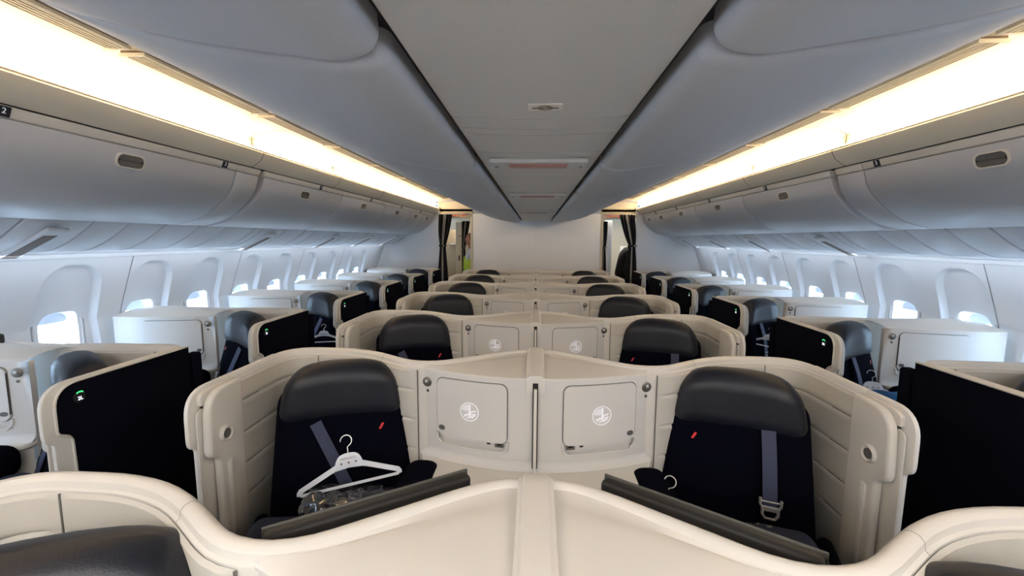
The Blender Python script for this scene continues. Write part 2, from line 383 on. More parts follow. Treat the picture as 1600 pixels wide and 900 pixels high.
    # armrest pad beside the console
    m = B(); m.soft((xw + .055, -.52, .745), (.15, .46, .15), .06, 4); m.build('armrest', 'seat', root)
    # video monitor hung on the aft side of the shell, serving the seat behind
    if kind == 'centre': mc, ang = (.345, .000), math.atan2(.225, -.335)
    else: mc, ang = (.36, .06), math.atan2(.05, -.37)
    t = Vector((math.cos(ang), math.sin(ang))); n = Vector((-t.y, t.x)); n = n if n.y > 0 else -n
    T = Matrix.Translation((mc[0], mc[1], 1.02)) @ Matrix.Rotation(ang, 4, 'Z')
    m = B(); m.T = S @ T; m.soft((0, 0, 0), (.44, .032, .26), .012, 2); mon = m.build('monitor', 'monitor', root)
    m = B(); m.T = S @ T; m.soft((0, .017*(1 if (T.to_3x3() @ Vector((0, 1, 0))).y > 0 else -1), 0), (.445, .006, .265), .003, 1); m.build('bezel', 'monrim', mon)
    m = B(); m.T = S @ T; m.box((0, .0215*(1 if (T.to_3x3() @ Vector((0, 1, 0))).y > 0 else -1), 0), (.415, .002, .235)); m.build('screen', 'glass', mon)
    m = B(); m.T = S @ T; m.box((0, -.03*(1 if (T.to_3x3() @ Vector((0, 1, 0))).y > 0 else -1), -.02), (.12, .05, .10)); m.build('bracket', 'monitor', root)
    return root

# ------------------------------------------------------------ seat
def make_seat(s, belt=0):
    """seat faces -y, turned towards local x=0. origin on the floor under the headrest"""
    root = empty('business_seat'); S = Matrix.Scale(s, 4, (1, 0, 0)) @ Matrix.Rotation(math.radians(-20), 4, 'Z')
    # in seat frame: u = x, forward = -y
    def B(): m = MB(); m.T = S; return m
    def headfn(x, y, z):
        t = (z + .125)/.25; k = 1.0 - .15*max(0, t)**1.6; z -= .055*abs(x/.25)**3*max(0, t)
        y2 = y + .05*(z + .0) - .018*math.cos(min(1, abs(x)/.25)*PI/2) + .04*(abs(x)/.25)**2*(-1)*.6
        wr = .003*noise.noise(Vector((x*14, y*8, z*7))) if True else 0
        return (x*k, y2 + wr, z)
    m = B(); m.soft((0, -.105, 1.080), (.50, .15, .25), .07, 9, headfn); h = m.build('headrest', 'head', root)
    m = B(); m.tube([(x, -.172 - .02*(abs(x)/.25)**2, .96) for x in [-.20 + .40*k/10 for k in range(11)]], .003, 5); m.build('piping', 'head', h)
    def backfn(x, y, z):
        t = (z + .33)/.66
        return (x*(1.02 - .14*t), y + .30*(z)*1.0*.9 + .015*(1 - (x/.29)**2)*(-1 if y < 0 else 0), z)
    m = B(); m.soft((0, -.165, .79), (.57, .14, .60), .06, 7, backfn); m.build('backrest', 'seat', root)
    m = B(); m.soft((0, -.55, .50), (.56, .58, .16), .06, 6, lambda x, y, z: (x, y, z + .02*(-y/.3))); m.build('seat_cushion', 'seat', root)
    m = B(); m.soft((0, -.50, .24), (.46, .46, .44), .03, 2); m.build('seat_base', 'monitor', root)
    m = B(); m.soft((.285, -.50, .60), (.05, .42, .16), .024, 4); m.build('armrest', 'seat', root)
    # red slanted mark
    m = B(); zc, xc = .935, -.155
    yb = lambda z, x=0: -.165 - .07 + .27*(z - .79) - .015*(1-(x/.29)**2) - .0035
    m.add([(xc + dx, yb(zc + dz, xc) - .004, zc + dz) for dx, dz in [(-s*a*.62, b*.68) for a, b in ((.016, -.018), (.004, -.018), (-.016, .012), (-.014, .018), (-.002, .018), (.016, -.010))]], [(0, 1, 2, 3, 4, 5)])
    m.build('red_mark', 'red', root, weld=False)
    # shoulder belt: leaves the shell under the headrest on the aisle side and runs down
    def strap(pts, wd, name, mt, th=.003, par=root):
        m = B(); rows = []
        P3 = [Vector(p) for p in pts]
        for i, p in enumerate(P3):
            t = (P3[min(i+1, len(P3)-1)] - P3[max(i-1, 0)]).normalized(); sd = t.cross(Vector((0, -1, 0))).normalized()
            nn = sd.cross(t).normalized(); nn = nn if nn.y < 0 else -nn
            rows.append([p - sd*wd/2 + nn*0, p + sd*wd/2, p + sd*wd/2 + nn*th, p - sd*wd/2 + nn*th])
        m.grid(rows, True); return m.build(name, mt, par, smooth=False)
    if belt == 1:      # taut diagonal strap
        strap([(.10 - .17*k/8, yb(.975 - .36*k/8) - .006, .975 - .36*k/8) for k in range(9)], .046, 'shoulder_belt', 'belt')
    elif belt == 2:    # hanging strap with the buckle tongue
        b = strap([(.105 + .012*k/8, yb(1.0 - .27*k/8) - .010 - .012*math.sin(PI*k/8), 1.0 - .27*k/8) for k in range(9)], .048, 'shoulder_belt', 'belt')
        x, z = .117, .745; y = yb(z) - .020
        m = B()
        m.tube([(x - .034, y, z + .024), (x - .034, y, z), (x - .026, y - .002, z - .012), (x - .026, y - .003, z - .036), (x - .016, y - .003, z - .052), (x + .016, y - .003, z - .052), (x + .026, y - .003, z - .036), (x + .026, y - .002, z - .012), (x + .034, y, z), (x + .034, y, z + .024)], .0052, 6)
        m.tube([(x - .033, y, z + .012), (x + .033, y, z + .012)], .0035, 6); m.soft((x, y - .003, z - .014), (.052, .006, .020), .003, 1)
        m.build('buckle_tongue', 'steel', b)
        strap([(.125 + .05*k/4, yb(.66 - .12*k/4) - .008, .66 - .12*k/4) for k in range(5)], .044, 'lap_belt', 'belt')
    return root

# ------------------------------------------------------------ place rows
ordn = ['first', 'second', 'third', 'fourth', 'fifth', 'sixth', 'seventh']
protos = {}
cols = [('side', 1, -2.89, 'L', 'at the left windows'), ('centre', -1, 0, 'F', 'left of the centre divider'),
        ('centre', 1, 0, 'E', 'right of the centre divider'), ('side', -1, 2.89, 'A', 'at the right windows')]
shells = {}
for kind, s in (('side', 1), ('side', -1), ('centre', 1), ('centre', -1)): protos[kind, s] = make_shell(kind, s)
seatp = {(s, b): make_seat(s, b) for s in (1, -1) for b in (1, 2)}
KM = kidmap(); used = set()
def inst(key, proto):
    if key in used: return copy_tree(proto, KM)
    used.add(key); return proto
beltmap = {('F', 0): 1}
for kind, s, x0, let, where in cols:
    for n in range(7):
        if kind == 'side' and n == 0: continue
        y = Y0 + n*P
        o = inst((kind, s), protos[kind, s]); o.location = (x0, y, 0)
        tag(o, f'cream suite shell numbered {n+1}{let}, {ordn[n]} row from the camera, {where}', 'seat shell', 'cream suite shells')
        T = frame((s*1.2038 if True else 0, -.5345, 1.1235), (0, s, 0), (0, 0, 1)); T.translation.y = -.535
        text_mesh(f'{n+1}{let}', .019, T, 'seat_number', 'lit', o)
        b = 2 if (let in 'EA') else 1
        q = inst(('seat', s, b), seatp[s, b]); q.location = (x0 + s*(.865 if kind == 'centre' else .935), y - .13, 0); q.rotation_euler = (0, 0, 0 if kind == 'centre' else -s*math.radians(15))
        tag(q, f'navy seat, charcoal headrest, {ordn[n]} row from the camera, {where}', 'seat', 'navy seats')
for (k, v) in list(protos.items()): 
    pass
for k, v in seatp.items():
    if ('seat', *k) not in used:
        for c in list(KM.get(v.name, [])):
            for g in KM.get(c.name, []): bpy.data.objects.remove(g)
            bpy.data.objects.remove(c)
        bpy.data.objects.remove(v)
# centre dividers
def make_div():
    r = empty('centre_divider'); m = MB()
    ys = [-.352, -.345, -.30, -.2, -.1, -.02, .015, .032, .040, .042]
    zz = [1.150, 1.186, 1.196, 1.203, 1.209, 1.214, 1.213, 1.204, 1.185, 1.15]
    rows = []
    for y, z in zip(ys, zz):
        hw = .037
        rows.append([(-hw, y, z - .03), (-hw, y, z - .010), (-hw + .004, y, z - .006), (-hw + .009, y, z - .005), (-hw + .013, y, z), (0, y, z + .001), (hw - .013, y, z), (hw - .009, y, z - .005), (hw - .004, y, z - .006), (hw, y, z - .010), (hw, y, z - .03)])
    m.grid(rows); n = len(rows[0]); m.f.append(tuple(range(n))); m.f.append(tuple(range((len(rows)-1)*n, len(rows)*n))); m.build('cap', 'shell', r)
    m = MB(); m.box((0, -.351, .93), (.0215, .012, .46)); m.build('slot', 'black', r)
    m = MB(); m.soft((0, -.362, .765), (.013, .02, .75), .004, 1); m.build('screen_edge', 'shell', r)
    return r
d0 = make_div(); KM = kidmap()
for n in range(7):
    d = d0 if n == 0 else copy_tree(d0, KM); d.location = (0, Y0 + n*P, 0)
    tag(d, f'cream divider cap between the two centre consoles, {ordn[n]} row from the camera', 'divider', 'centre dividers')

# ------------------------------------------------------------ cabin structure
YA, YB = -1.0, 7.84
def extr(prof, y0, y1, name, mt, parent=None, closed=True, bev=0, seg=2, ang=35, s=1):
    m = MB(); m.T = Matrix.Scale(s, 4, (1, 0, 0))
    if closed: m.prism(prof, y0, y1, 'y')
    else: m.grid([[(x, y, z) for x, z in prof] for y in (y0, y1)])
    return m.build(name, mt, parent, bev=bev, seg=seg, ang=ang)
m = MB(); m.box((0, 4.4, -.02), (6.2, 11.2, .04)); struct(m.build('floor', 'floor'))
side_nm = {-1: 'left', 1: 'right'}
WX = lambda z: 2.935 if z < 1.18 else 2.935 - .325*(z - 1.18) - .06*max(0, z-1.18)**2
PIT = .5585; WY0 = 2.50
for s in (-1, 1):
    wall = struct(empty(f'wall_{side_nm[s]}'))
    # outer skin closing the fuselage above and below the windows
    m = MB(); m.T = Matrix.Scale(s, 4, (1, 0, 0)); m.grid([[(x, y, z) for x, z in ((2.98, -.02), (2.98, .52), (2.95, .80))] for y in (YA, 9.9)]); m.build('lower_panel', 'wall', wall)
    m = MB(); m.T = Matrix.Scale(s, 4, (1, 0, 0)); m.prism([(3.02, 1.55), (3.02, 2.6), (3.06, 2.6), (3.06, 1.55)], YA, 9.9, 'y'); m.build('outer_skin', 'wall', wall)
# one window bay as an O-grid: opening ring -> module rectangle
def sdf(y, z):   # niche shape: straight sides narrowing upward, round top
    hw = .205 - .045*max(0, (z - 1.0))/.55
    zt = 1.54; r = .13
    dx = abs(y) - hw; dz = z - zt
    qx, qz = max(dx + r, 0), max(dz + r, 0)
    return math.hypot(qx, qz) - r + min(max(dx + r, dz + r), 0)
def surf(y, z):
    d = sdf(y, z); t = max(0, min(1, .5 - d/.018)); dep = .042*(t*t*(3 - 2*t))
    dep *= min(1, max(0, (1.62 - z)/.05))
    return WX(z) + dep
OW, OH, OZ = .115, .165, 1.085
def make_bay(s):
    n = 104; y0, y1, z0, z1 = -PIT/2, PIT/2, .78, 1.60
    def sq(a, e=4.2):
        c, q = math.cos(a), math.sin(a); return (math.copysign(abs(c)**(2/e), c), math.copysign(abs(q)**(2/e), q))
    rows = []; angs = [2*PI*k/n for k in range(n)]
    corners = [math.atan2(z - OZ, y) % (2*PI) for y in (y0, y1) for z in (z0, z1)]
    for c in corners:
        i = min(range(n), key=lambda i: abs(angs[i] - c)); angs[i] = c
    rays = []
    for a in angs:
        c, q = math.cos(a), math.sin(a); u = sq(a)
        p0 = Vector((OW*u[0], OH*u[1]))
        tt = min([(y1 if c > 0 else y0)/c if abs(c) > 1e-6 else 9, ((z1 if q > 0 else z0) - OZ)/q if abs(q) > 1e-6 else 9])
        p3 = Vector((c*tt, q*tt))
        def hit(lv):
            lo, hi = 0.0, 1.0
            if sdf(p3.x, OZ + p3.y) < lv: return None
            for _ in range(24):
                md = (lo + hi)/2; p = p0.lerp(p3, md)
                if sdf(p.x, OZ + p.y) < lv: lo = md
                else: hi = md
            return lo
        ta, tb_ = hit(-.009), hit(.009)
        if ta is None: ta, tb_ = .80, .88
        elif tb_ is None: tb_ = min(1, ta + .08)
        rays.append([ta*k/9 for k in range(9)] + [ta + (tb_ - ta)*k/6 for k in range(7)] + [tb_ + (1 - tb_)*(k+1)/4 for k in range(4)])
        rays[-1] = (p0, p3, rays[-1])
    for k in range(20):
        row = []
        for p0, p3, ts in rays:
            p = p0.lerp(p3, ts[k]); row.append((s*surf(p.x, OZ + p.y), p.x, OZ + p.y))
        rows.append(row)
    m = MB(); m.grid(rows, True)
    return m, sq
pan = {}; wn = 0
for s in (-1, 1):
    wall = bpy.data.objects[f'wall_{side_nm[s]}']
    m, sq = make_bay(s); bay = m.build('window_panel', 'wall', wall)
    def ring(k, x, nn=48): return [(s*x, OW*k*sq(2*PI*i/nn)[0], OZ + (OH + OW*(k-1))*sq(2*PI*i/nn)[1]) for i in range(nn)]
    xw = surf(0, OZ)
    f = MB(); f.grid([ring(1.26, xw + .0), ring(1.24, xw - .006), ring(1.17, xw - .006), ring(1.15, xw - .001), ring(1.02, xw + .0), ring(.97, xw + .012), ring(.88, xw + .05), ring(.84, xw + .07), ring(.80, xw + .075)], True)
    tb = MB(); rg = ring(1.30, xw - .001); tb.tube(rg + rg[:1], .0022, 5, cap=False)
    wroot = struct(empty(f'window_{1}')); fo = f.build('window_frame', 'wall', wroot); so_ = tb.build('frame_seam', 'seam2', wroot)
    g = MB(); g.add(ring(.82, xw + .072), [tuple(range(48))]); gp = g.build('window_pane', 'pane', wroot, weld=False)
    h = MB(); h.prism(rrect(-.095, .095, OZ + .090, OZ + .158, .02), s*(xw + .055), s*(xw + .062), 'x'); sh = h.build('window_shade', 'psu', wroot)
    sk = MB(); 
    first = True
    for k in range(-6, 10):
        y = WY0 + PIT*k
        if y > 7.6 or y < -.9: continue
        wn += 1
        b = bay if first else bay.copy()
        if not first: C.objects.link(b)
        b.location = (0, y, 0)
        if first: r = wroot; r.name = f'window_{wn}'
        else:
            r = struct(empty(f'window_{wn}'))
            for c in (fo, gp, sh, so_):
                cc = c.copy(); C.objects.link(cc); cc.parent = r
        r.location = (0, y, 0)
        if 1.2 < y < 7.0: area('window_daylight', (s*(xw + .09), y, OZ), (0, s*PI/2, 0), .33, .22, 0, (1, 1, 1), portal=True)
        first = False
        if k % 2 == 1 or True:
            pass
    # light-tight band outside the wall between openings
    # panel seams every two windows
    for k in range(-2, 5):
        y = WY0 + PIT/2 + 2*PIT*k + .08
        m = MB(); zs = [.8, 1.18, 1.3, 1.4, 1.5, 1.598]
        m.grid([[(s*(WX(z) - .0015), y + e, z) for z in zs] for e in (-.004, .004)]); m.build('panel_joint', 'seam2', wall)
    # gap fill at ends
    m = MB(); m.T = Matrix.Scale(s, 4, (1, 0, 0)); m.grid([[(WX(z), y, z) for z in (.78, 1.18, 1.3, 1.45, 1.6)] for y in (7.25, 9.9)]); m.build('end_panel', 'wall', wall)
    # ledge under the service panels
    m = MB(); m.T = Matrix.Scale(s, 4, (1, 0, 0)); m.prism([(WX(1.6) + .02, 1.585), (WX(1.6) - .012, 1.588), (WX(1.6) - .016, 1.596), (WX(1.6) - .016, 1.614), (WX(1.6) - .010, 1.622), (3.03, 1.66), (3.03, 1.60)], YA, YB, 'y'); struct(m.build(f'trim_{1 if s < 0 else 2}', 'wall', bev=.002))

# back end behind the camera, and galley walls beyond the bulkhead
m = MB(); m.box((0, YA - .03, 1.2), (6.2, .06, 2.6)); struct(m.build('wall_front', 'bulk'))
m = MB(); m.box((0, 9.95, 1.2), (6.2, .06, 2.6)); struct(m.build('wall_back', 'door'))
# ceiling
ceil = struct(empty('ceiling'))
cove = [(1.85, 2.175), (1.79, 2.215), (1.765, 2.26), (1.772, 2.268), (1.84, 2.285), (1.845, 2.36), (1.80, 2.385), (1.72, 2.40), (1.62, 2.405), (1.48, 2.40), (1.38, 2.385), (1.36, 2.375), (1.34, 2.392), (1.22, 2.40), (1.0, 2.40)]
cj = [YA, .5, 2.78, 3.9, 5.02, 6.14, 7.0, YB]
for s in (-1, 1):
    for a, b in zip(cj, cj[1:]):
        extr(cove, a + .003, b - .003, 'cove_panel', 'cove', ceil, closed=False, s=s, ang=60)
        extr([(x + (.012 if x > 1.5 else 0), z + .012) for x, z in cove], a - .02, b + .02, 'cove_backing', 'seam', ceil, closed=False, s=s)
        # lamp: a diffuser strip in the cove
        m = MB(); m.T = Matrix.Scale(s, 4, (1, 0, 0)); m.prism([(1.790, 2.276), (1.838, 2.290), (1.842, 2.348), (1.832, 2.352), (1.822, 2.30), (1.788, 2.284)], a + .05, b - .05, 'y')
        m.build('light_strip', 'ltstrip', ceil)
    # air vents
    y = -.8; k = 0
    while y < 7.0:
        L = .74; v = MB(); v.T = Matrix.Scale(s, 4, (1, 0, 0))
        v.prism([(1.455, 2.385), (1.545, 2.390), (1.545, 2.405), (1.455, 2.400)], y, y + L, 'y'); vo = v.build('air_vent', 'vent', ceil)
        v = MB(); v.T = Matrix.Scale(s, 4, (1, 0, 0))
        for q in range(5): v.box((1.463 + .018*q, y + L/2, 2.3835 + .001*q), (.006, L, .008))
        v.box((1.452, y + L/2, 2.385), (.006, L, .012)); v.box((1.5, y, 2.386), (.10, .008, .012)); v.box((1.5, y + L, 2.386), (.10, .008, .012))
        v.build('slats', 'cove', vo)
        y += L + .06
    # rail beside the centre bins
    extr([(1.30, 2.37), (1.335, 2.37), (1.335, 2.395), (1.30, 2.395)], YA, YB, 'rail', 'binlip', ceil, bev=.004, s=s)
# roof skin above
m = MB(); m.box((0, 4.4, 2.55), (6.2, 11.2, .06)); m.build('roof_skin', 'bulk', ceil)
# centre strip panels
js = [YA, -.2, 1.21, 1.32, 1.39, 1.68, 2.02, 2.30, 2.75, 2.95, 3.35, 3.6, 4.1, 4.7, 5.3, 5.7, 6.3, 6.9, 7.4, YB]
for a, b in zip(js, js[1:]):
    m = MB(); xs = [-.240 + .480*k/8 for k in range(9)]; zf = lambda x: 2.052 - .010*math.cos(x/.252*PI/2)
    top = 2.085
    pts = [(x, zf(x)) for x in xs] + [(.240, top), (-.240, top)]
    m.prism(pts, a + .004, b - .004, 'y'); m.build('panel', 'cstrip', ceil, ang=50)
m = MB(); m.box((0, 3.4, 2.10), (.60, 8.9, .02)); m.build('dark_backing', 'black', ceil)
for y in (1.85, 3.15, 5.0):
    f = MB(); f.soft((0, y, 2.036), (.40, .15, .02), .009, 3); t = tag(f.build('cabin_sign_light', 'cstrip'), {1.85: 'long frosted sign light with a reddish lens on the centre ceiling strip, nearest the camera', 3.15: 'smaller reddish sign light on the centre ceiling strip, second from the camera', 5.0: 'farthest dim sign light on the centre ceiling strip'}[y], 'sign light', 'ceiling sign lights')
    f = MB(); f.soft((0, y - .005, 2.026), (.24, .085, .012), .005, 3); f.build('lens', 'litred', t)
    for sx in (-1, 1):
        f = MB(); f.lathe([(.010, 0), (.009, -.006), (.003, -.007)], (sx*.175, y + .02, 2.028), (0, 0, 1), 12); f.build('screw', 'knob', t)
f = MB(); f.prism(rrect(-.03, .055, 1.075, 1.125, .006), 2.040, 2.0435, 'z'); t = tag(f.build('no_smoking_placard', 'binlip'), 'small beige placard with a crossed cigarette symbol on the centre ceiling strip', 'sign')
f = MB(); f.tube([(.0125 + .018*math.cos(2*PI*k/20), 1.10 + .016*math.sin(2*PI*k/20), 2.0395) for k in range(21)], .0016, 4)
f.tube([(-.020, 1.100, 2.0395), (.045, 1.100, 2.0395)], .0025, 4); f.tube([(0, 1.111, 2.0395), (.025, 1.089, 2.0395)], .0016, 4); f.build('symbol', 'vent', t)

# ------------------------------------------------------------ centre overhead bins
def center_bin(s, y0, y1):
    r = empty('centre_overhead_bin', (0, (y0+y1)/2, 0)); L = y1 - y0
    pr = [tuple(p) for p in fillet([(.275, 2.12), (.268, 2.035, .035), (.34, 2.015, .05), (.62, 2.055, .1), (.86, 2.115, .12), (1.05, 2.215, .06), (1.075, 2.26, .02), (1.04, 2.30, .02), (1.04, 2.38)], 5)]
    n = 12; rows = []
    for k in range(n + 1):
        # rounded ends: pull the lower skin up and the inner edge out near each end
        e = .035; tt = [0, .05, .15, .3, .55, 1]
        pass
    ysl = [-L/2 + .008 + .035*(1 - math.cos(PI/2*k/6)) for k in range(7)]; ysl = ysl + [-v for v in ysl[::-1]]
    for y in ysl:
        d = max(0, .035 - (L/2 - .008 - abs(y))); lift = .035 - math.sqrt(max(0, .001225 - d*d))
        rows.append([(x + lift*.7*max(0, (.40 - x)/.13), y, z + lift*.32*(1 if z < 2.3 else 0)) for x, z in pr])
    m = MB(); m.T = Matrix.Scale(s, 4, (1, 0, 0)); m.grid(rows); q = len(pr)
    m.f.append(tuple(range(q))); m.f.append(tuple(range((len(rows)-1)*q, len(rows)*q))); m.build('door', 'cbin', r)
    m = MB(); m.T = Matrix.Scale(s, 4, (1, 0, 0)); m.prism([(.29, 2.09), (.62, 2.085), (.86, 2.15), (1.02, 2.25), (1.02, 2.40), (.30, 2.40)], -L/2 + .002, L/2 - .002, 'y'); m.build('body', 'dotm', r)  # body coloured dark to stand in for shadow in the door gaps
    m = MB(); m.T = Matrix.Scale(s, 4, (1, 0, 0)); m.soft((1.075, 0, 2.262), (.022, .20, .02), .008, 2); h = m.build('latch_recess', 'black', r)
    m = MB(); m.T = Matrix.Scale(s, 4, (1, 0, 0)); m.soft((1.082, .07, 2.262), (.02, .05, .022), .006, 1); m.build('latch', 'vent', h)
    return r
cb = {}
edges = [-1.54, -.38, .78, 1.94, 3.10, 4.26, 5.42, 6.58, 7.74]
for s in (-1, 1): cb[s] = center_bin(s, .78, 1.94)
KM = kidmap()
for s in (-1, 1):
    for k in range(1, 8):
        y0, y1 = edges[k], edges[k+1]; o = cb[s] if k == 1 else copy_tree(cb[s], KM)
        o.location = (0, (y0+y1)/2, 0)
        tag(o, f'grey centre overhead bin {side_nm[s]} of the ceiling strip, {ordn[k-1]} from the camera end', 'overhead bin', 'centre overhead bins')

# ------------------------------------------------------------ side overhead bins
def side_bin(s, y0, y1, lip=True, handle=True):
    L = y1 - y0; r = empty('overhead_bin', (0, (y0+y1)/2, 0))
    def B(): m = MB(); m.T = Matrix.Scale(s, 4, (1, 0, 0)); return m
    door = [tuple(p) for p in fillet([(1.868, 2.128), (1.905, 2.0, .16), (2.09, 1.845, .16), (2.26, 1.800, .05), (2.31, 1.797, .02), (2.33, 1.815)], 6)]
    m = B(); m.prism(door + [(2.35, 1.85), (1.90, 2.135)], -L/2 + .005, L/2 - .005, 'y'); m.build('door', 'bin', r, bev=.004, seg=2, ang=50)
    m = B(); m.prism([(1.866, 2.133), (1.852, 2.165), (1.858, 2.172), (1.95, 2.19), (1.95, 2.12), (1.90, 2.13)], -L/2 + .002, L/2 - .002, 'y'); m.build('top_rail', 'binlip', r, bev=.003)
    m = B(); m.prism([(1.92, 2.10), (2.10, 1.92), (2.30, 1.84), (2.72, 1.76), (2.85, 1.85), (2.7, 2.3), (1.97, 2.2)], -L/2 + .002, L/2 - .002, 'y'); m.build('body', 'dotm', r)
    if handle:
        # frame on the slanted door
        T = frame((1.962, 0, 1.998), (0, s, 0), (-.62, 0, .78)); T = Matrix.Scale(s, 4, (1, 0, 0)) @ frame((1.884, -.05, 2.066), (0, -1, 0), (-.30, 0, .95))
        m = MB(); m.T = T
        o_, i_ = rrect(-.072, .072, -.034, .034, .028, 6), rrect(-.064, .064, -.027, .027, .023, 6)
        zz = .004
        m.grid([[(x, y, -.01*0 + h) for x, y in q] for q, h in ((o_, -.012), (o_, zz), (i_, zz), (i_, -.004))], True)
        hf = m.build('handle_frame', 'binlip', r)
        m = MB(); m.T = T; m.prism(rrect(-.0635, .0635, -.0265, .0265, .022, 6), -.002, .001, 'z'); m.build('handle_cup', 'black', hf)
        m = MB(); m.T = T; m.prism(rrect(-.060, .060, -.024, -.001, .011, 5), .0, .0045, 'z'); m.build('handle_flap', 'knob', hf)
        m = MB(); m.T = T; m.prism(rrect(-.060, .060, .001, .024, .011, 5), .0, .002, 'z'); m.build('handle_inset', 'dotm', hf)
    return r
bins = [(-1.0, .08, 1), (.08, 1.36, 1), (1.36, 2.65, 1), (2.65, 2.875, 0), (2.925, 4.13, 1), (4.13, 5.33, 1), (5.33, 6.42, 1), (6.42, 7.15, 1), (7.15, 7.83, 1)]
bl = ['', 'nearest', 'first', '', 'second', 'third', 'fourth', 'fifth', 'sixth']
for s in (-1, 1):
    for i, (a, b, h) in enumerate(bins):
        if i < 2: 
            if i == 0: continue
        o = side_bin(s, a, b, handle=bool(h))
        if not h: tag(o, f'narrow filler panel without a handle between the overhead bins on the {side_nm[s]} side', 'filler panel')
        elif i == 1: tag(o, f'white overhead bin on the {side_nm[s]} side, cut off by the picture edge nearest the camera', 'overhead bin', 'side overhead bins')
        else: tag(o, f'white overhead bin on the {side_nm[s]} side, {bl[i]} whose handle is in view from the camera', 'overhead bin', 'side overhead bins')
    # black rubber seal in the wide joint and along the top
    wb = bpy.data.objects[f'wall_{side_nm[s]}']
    extr([(1.925, 2.10), (2.10, 1.915), (2.30, 1.85), (2.5, 1.9), (2.0, 2.2)], 2.86, 2.94, 'bin_joint_seal', 'knob', wb, s=s)
    extr([(1.868, 2.170), (1.90, 2.172), (1.90, 2.185), (1.868, 2.186)], YA, YB, 'bin_top_seal', 'black', wb, s=s)
# row number placards on the bin rails
for s, let in ((-1, 'L'), (1, 'A')):
    for num, y in (('2', 1.46), ('3', 2.54), ('4', 3.70), ('5', 4.85), ('6', 5.95), ('7', 6.95)):
        if s > 0 and num == '2': continue
        m = MB(); T = Matrix.Scale(s, 4, (1, 0, 0)) @ frame((1.8575, 0, 2.150), (0, -1, 0), (-.36, 0, .93)); m.T = T
        m.prism(rrect(-.020, .020, -.018, .018, .002, 2), -.002, .003, 'z'); r = m.build('row_placard', 'black'); r.location = (0, y, 0)
        tag(r, f'{["nearest","nearest","second","third","fourth","farthest"][int(num)-2]} black row placard, white numeral, {side_nm[s]} bin rail' if num != '2' else 'black row placard cut by the left picture edge on the left bin rail', 'sign', 'row number placards')
        T2 = frame((s*1.8540, 0, 2.1510), (0, -s, 0), (-s*.36, 0, .93)); text_mesh(num, .028, T2, 'row_number', 'white', r)

# ------------------------------------------------------------ service panels under the bins
psu = [tuple(p) for p in fillet([(2.29, 1.838), (2.325, 1.795, .03), (2.46, 1.70, .12), (2.60, 1.635, .08), (2.80, 1.612)], 5)]
def psu_panel(s, y0, y1, par, pod=False):
    L = y1 - y0
    m = MB(); m.T = Matrix.Scale(s, 4, (1, 0, 0)); m.prism(psu + [(2.80, 1.68), (2.42, 1.80)], -L/2 + .008, L/2 - .008, 'y'); r = m.build('service_panel', 'psu', par, bev=.003, ang=60); r.location = (0, (y0+y1)/2, 0)
    if pod:
        m = MB(); m.T = Matrix.Scale(s, 4, (1, 0, 0)) @ frame((2.50, 0, 1.682), (.27, 0, -.13), (0, -1, 0))
        m.soft((0, 0, .000), (.34, .10, .020), .009, 3); m.build('light_pod', 'psu', r)
        m = MB(); m.T = Matrix.Scale(s, 4, (1, 0, 0)) @ frame((2.50, 0, 1.682), (.27, 0, -.13), (0, -1, 0))
        m.soft((.02, 0, .004), (.27, .07, .016), .007, 2); m.build('pod_lens', 'podlens', r)
pj = [-.9, -.2, .5, .98, 1.30, 1.68, 1.86, 2.18, 2.38, 2.62, 2.90, 3.15, 3.50, 3.60, 3.95, 4.28, 4.50, 4.85, 5.25, 5.6, 5.95, 6.35, 6.7, 7.1, 7.45, 7.83]
for s in (-1, 1):
    wl = bpy.data.objects[f'wall_{side_nm[s]}']
    for a, b in zip(pj, pj[1:]): psu_panel(s, a, b, wl, any(a <= q < b for q in (2.05, 3.75, 4.95, 6.1, 7.2)))
    extr([(2.33, 1.83), (2.60, 1.70), (2.80, 1.66), (2.9, 1.75), (2.5, 1.85)], YA, YB, 'service_channel', 'seam', wl, s=s)

